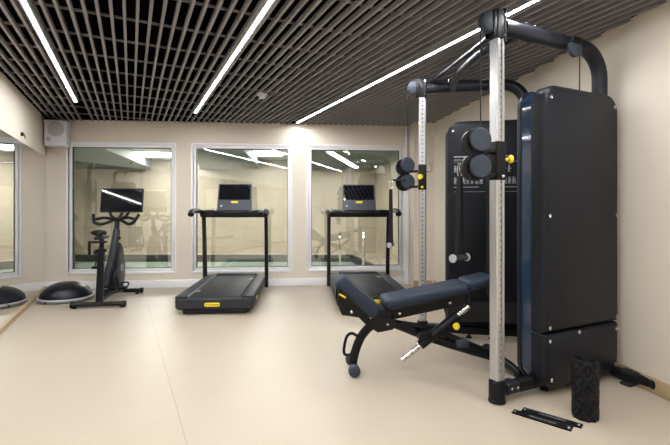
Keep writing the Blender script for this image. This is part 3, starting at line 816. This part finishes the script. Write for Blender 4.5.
# cable stubs from the carriages
def stub(P, Q):
    mb = MB(); mb.tube([P, Q], 0.010, 10); part(mb, 'cable_end', 'dark')
stub((0.83, 2.54, 1.49), (0.765, 2.575, 1.478))
handle(0.765, 2.575, 1.475, 0.90, R(-53), 'black strap handle hanging from the near post carriage, in front of the far tower')
stub((0.66, 3.93, 1.46), (0.545, 3.95, 1.462))
handle(0.525, 3.95, 1.455, 0.86, R(-20), 'black strap handle hanging from the far post carriage, in front of the right window')

# ================================================================== BENCH
bn = thing('weight_bench', 'adjustable weight bench with slate blue padding and bent black frame, beside the cable machine', 'weight bench', (0.10, 3.10, 0), math.atan2(0.07, 0.997))
def bp(mb, name, m, parent=None, **k): return mb.build(name, m, parent or bn, **k)
# main bent spine, local x from wheels to the rear foot
mb = MB(); mb.tube([(0.03, 0, 0.05), (0.05, 0, 0.14), (0.095, 0, 0.25), (0.17, 0, 0.33), (0.27, 0, 0.365), (0.38, 0, 0.325), (0.60, 0, 0.235), (0.90, 0, 0.135), (1.17, 0, 0.055)], 0.033, 16, smooth=6); bp(mb, 'spine_tube', 'black')
mb = MB(); mb.tube([(0.35, 0.0, 0.345), (0.6, 0.0, 0.30), (0.85, 0.0, 0.20), (1.12, 0, 0.085)], 0.024, 14, smooth=4); bp(mb, 'upper_tube', 'black')
mb = MB(); mb.box(0.80, 0.90, -0.04, 0.04, 0.155, 0.22, 0.018, 3); bp(mb, 'foot_step', 'disc')
# front cross foot with wheels
mb = MB(); mb.tube([(0.03, -0.11, 0.05), (0.03, 0.11, 0.05)], 0.022, 12); bp(mb, 'front_cross_foot', 'black')
for sy in (-1, 1):
    mb = MB(); mb.lathe([(0.030, -0.02), (0.042, -0.015), (0.042, 0.015), (0.034, 0.022), (0, 0.024)], (0.03, sy * 0.115, 0.042), (0, sy, 0), 24); bp(mb, 'wheel', 'disc')
mb = MB(); mb.tube([(0.045, 0, 0.13), (-0.01, 0, 0.115), (-0.035, 0, 0.14), (-0.02, 0, 0.235), (0.005, 0, 0.27), (0.04, 0, 0.27), (0.085, 0, 0.235)], 0.011, 10, smooth=4); bp(mb, 'carry_handle', 'black')
# rear cross foot
mb = MB(); mb.tube([(1.17, -0.27, 0.05), (1.17, 0.27, 0.05)], 0.030, 14); cf = bp(mb, 'rear_cross_foot', 'black')
for sy in (-1, 1):
    mb = MB(); mb.lathe([(0.034, 0), (0.04, 0.004), (0.04, 0.035), (0.032, 0.04)], (1.17, sy * 0.245, 0.045), (0, sy, 0), 18); bp(mb, 'end_cap', 'rubber', cf)
# pads
def pad(name, x0, z0, x1, z1, w0, w1, th, m='pad'):
    L = math.hypot(x1 - x0, z1 - z0); a = math.atan2(z1 - z0, x1 - x0)
    K = Matrix.Translation((x0, 0, z0)) @ Matrix.Rotation(-a, 4, 'Y')
    r = 0.055
    def outl(sh):
        pts = rrect(0, L, -0.5, 0.5, (r, r, r, r), 6)(0)
        res = []
        for u, v in rrect(0, L, -0.2, 0.2, (r,) * 4, 6)(sh):
            ww = (w0 + (w1 - w0) * u / L) / 0.4
            res.append((u, v * ww))
        return res
    mb = MB(K); mb.plate(outl, [(0.012, -th), (0, -th + 0.01), (0, -0.028), (0.004, -0.014), (0.014, -0.004), (0.035, 0.0), (0.06, 0.001)], lambda u, v, d: (u, v, d))
    p = bp(mb, name, m, angle=60)
    mb = MB(K); mb.plate(outl, [(0.02, -th - 0.012), (0.012, -th)], lambda u, v, d: (u, v, d)); bp(mb, 'pad_board', 'dark', p)
    return K
def K_(x0, z0, x1, z1): return Matrix.Translation((x0, 0, z0)) @ Matrix.Rotation(-math.atan2(z1 - z0, x1 - x0), 4, 'Y')
pad('seat_pad', -0.050, 0.715, 0.235, 0.470, 0.23, 0.31, 0.085)
pad('back_pad', 0.245, 0.535, 0.875, 0.655, 0.28, 0.28, 0.065)
pad('head_pad', 0.860, 0.660, 1.065, 0.710, 0.27, 0.22, 0.06)
# side plates under the pads
mb = MB(K_(0.245, 0.535, 0.875, 0.655)); mb.plate(rrect(0.02, 0.62, -0.155, -0.06, (0.05, 0.06, 0.005, 0.005), 4), [(0, -0.075), (0, -0.068)], lambda u, v, d: (u, d, v)); mb.plate(rrect(0.02, 0.62, -0.155, -0.06, (0.05, 0.06, 0.005, 0.005), 4), [(0, 0.068), (0, 0.075)], lambda u, v, d: (u, d, v)); mb.box(0.04, 0.60, -0.07, 0.07, -0.11, -0.07)
sp_ = bp(mb, 'back_support', 'black')
for u in (0.10, 0.48):
    mb = MB(K_(0.245, 0.535, 0.875, 0.655)); mb.lathe([(0.012, 0), (0.012, 0.004), (0.007, 0.008)], (u, -0.075, -0.12), (0, -1, 0), 12); bp(mb, 'bolt', 'chrome', sp_)
mb = MB(); 
seat_out = [(-0.085, 0.62), (-0.055, 0.645), (0.20, 0.43), (0.33, 0.40), (0.31, 0.33), (0.20, 0.31), (0.12, 0.36), (0.06, 0.42), (-0.06, 0.44), (-0.09, 0.52)]
for y0, y1 in ((-0.115, -0.085), (0.085, 0.115)): mb.loft([[(x, y, z) for x, z in seat_out] for y in (y0, y1)])
mb.box(-0.05, 0.20, -0.09, 0.09, 0.43, 0.47)
ss = bp(mb, 'seat_bracket', 'black')
mb = MB(); mb.tube([(-0.08, -0.119, 0.59), (-0.035, -0.119, 0.565)], 0.016, 10, flat=0.4); bp(mb, 'yellow_badge', 'yellow', ss)
for x, z in ((-0.01, 0.585), (0.01, 0.46), (0.06, 0.53), (0.15, 0.42), (0.27, 0.37)):
    mb = MB(); mb.lathe([(0.011, 0), (0.011, 0.004), (0.006, 0.008)], (x, -0.115, z), (0, -1, 0), 12); bp(mb, 'bolt', 'chrome', ss)
mb = MB(); mb.box(0.165, 0.31, -0.10, 0.10, 0.33, 0.475, 0.02); bp(mb, 'pivot_bracket', 'black')
mb = MB(); mb.tube([(0.11, -0.06, 0.45), (0.165, -0.06, 0.35)], 0.014, 10); bp(mb, 'seat_adjuster', 'chrome')
# telescopic adjuster
mb = MB(); mb.tube([(0.385, -0.06, 0.09), (0.885, -0.06, 0.475)], 0.022, 14); ad = bp(mb, 'adjuster_rod', 'chrome')
mb = MB(); mb.tube([(0.52, -0.06, 0.194), (0.80, -0.06, 0.41)], 0.036, 16); bp(mb, 'adjuster_sleeve', 'black', ad)
mb = MB(); mb.lathe([(0.008, 0), (0.008, 0.02), (0.024, 0.026), (0.026, 0.036), (0.02, 0.046), (0, 0.048)], (0.765, -0.085, 0.345), (0.2, -1, 0), 16); bp(mb, 'adjuster_knob', 'yellow', ad)
mb = MB()
for k in range(3): mb.lathe([(0.006, 0), (0.006, 0.003)], (0.41 + 0.045 * k, -0.082, 0.1115 + 0.0345 * k), (0, -1, 0.3), 10)
bp(mb, 'adjuster_holes', 'dark', ad)
mb = MB(); mb.tube([(0.875, -0.06, 0.465), (0.90, -0.04, 0.56)], 0.018, 10); bp(mb, 'hinge_strut', 'black')
mb = MB(); mb.box(0.50, 0.60, -0.10, 0.03, 0.24, 0.30, 0.01); bp(mb, 'hinge_bracket', 'black')

# ================================================================== FLOOR THINGS
fr = thing('foam_roller', 'upright black hollow foam roller with diamond ribs on the floor by the tower', 'foam roller', (1.437, 2.412, 0))
mb = MB()
rings = []
NS = 60
def rad(a, z):
    p = 0.064
    u = (a / (2 * PI) * 10) ; v = z / 0.055
    g = abs(((u + v) % 1) - 0.5) * 2; h = abs(((u - v) % 1) - 0.5) * 2
    s = 1 if (int(z / 0.055) + int(u)) % 2 == 0 else 0
    q = g if s else h
    return p + (0.006 if 0.012 < z < 0.318 else 0.0035) * (1 if q > 0.35 else 0.1)
seg = 120
zs = [0, 0.004] + [0.008 + 0.00525 * k for k in range(61)] + [0.3325]
for z in zs: rings.append([(rad(2 * PI * j / seg, z) * math.cos(2 * PI * j / seg), rad(2 * PI * j / seg, z) * math.sin(2 * PI * j / seg), z) for j in range(seg)])
for r, z in ((0.060, 0.335), (0.052, 0.335), (0.050, 0.330), (0.050, 0.005), (0.060, 0.0)): rings.append([(r * math.cos(2 * PI * j / seg), r * math.sin(2 * PI * j / seg), z) for j in range(seg)])
mb.loft(rings, cap=False, closed=True)
mb.build('roller_sleeve', 'rubber', fr, angle=30)

def band(p, q, lab):
    p, q = Vector(p), Vector(q); d = (q - p); L = d.length
    s = thing('resistance_band', lab, 'resistance band', (p.x, p.y, 0), math.atan2(d.y, d.x), 'exercise bands on the floor')
    mb = MB()
    # a flat loop lying pressed together
    pth = [(0, 0.004), (0.003, 0.0012), (0.02, 0.0012), (L - 0.02, 0.0012), (L - 0.003, 0.0012), (L, 0.004), (L - 0.003, 0.007), (L - 0.02, 0.0062), (0.02, 0.0062), (0.003, 0.007)]
    mb.loft([[(x, y, z), (x, y, z + 0.0016), (x, y + 0.0, z + 0.0016), (x, y, z)] for x, z in pth for y in (0,)][:0] or
            [[(x, -0.027, z) for x, z in pth], [(x, 0.027, z) for x, z in pth]])
    mb.build('band_loop', 'rubber', s)
    mb = MB(); mb.mi = 1; mb.box(0.010, L - 0.010, -0.010, 0.010, 0.0064, 0.0067); mb.mi = 0
    rnd = random.Random(5)
    x = L * 0.30
    while x < L * 0.72:
        wdt = rnd.choice((0.004, 0.006, 0.003)); mb.box(x, x + wdt, -0.004, 0.004, 0.0066, 0.0072); x += wdt + 0.003
    mb.box(0.012, 0.018, -0.008, 0.008, 0.0066, 0.0072); mb.box(L - 0.022, L - 0.012, -0.009, 0.009, 0.0066, 0.0072)
    mb.build('band_lettering', ['ink', 'rubber'], s, smooth=False)
band((1.047, 2.475, 0), (1.283, 2.27, 0), 'flat black exercise band on the floor, the front one of two')
band((1.115, 2.50, 0), (1.355, 2.30, 0), 'flat black exercise band on the floor, the rear one nearer the foam roller')
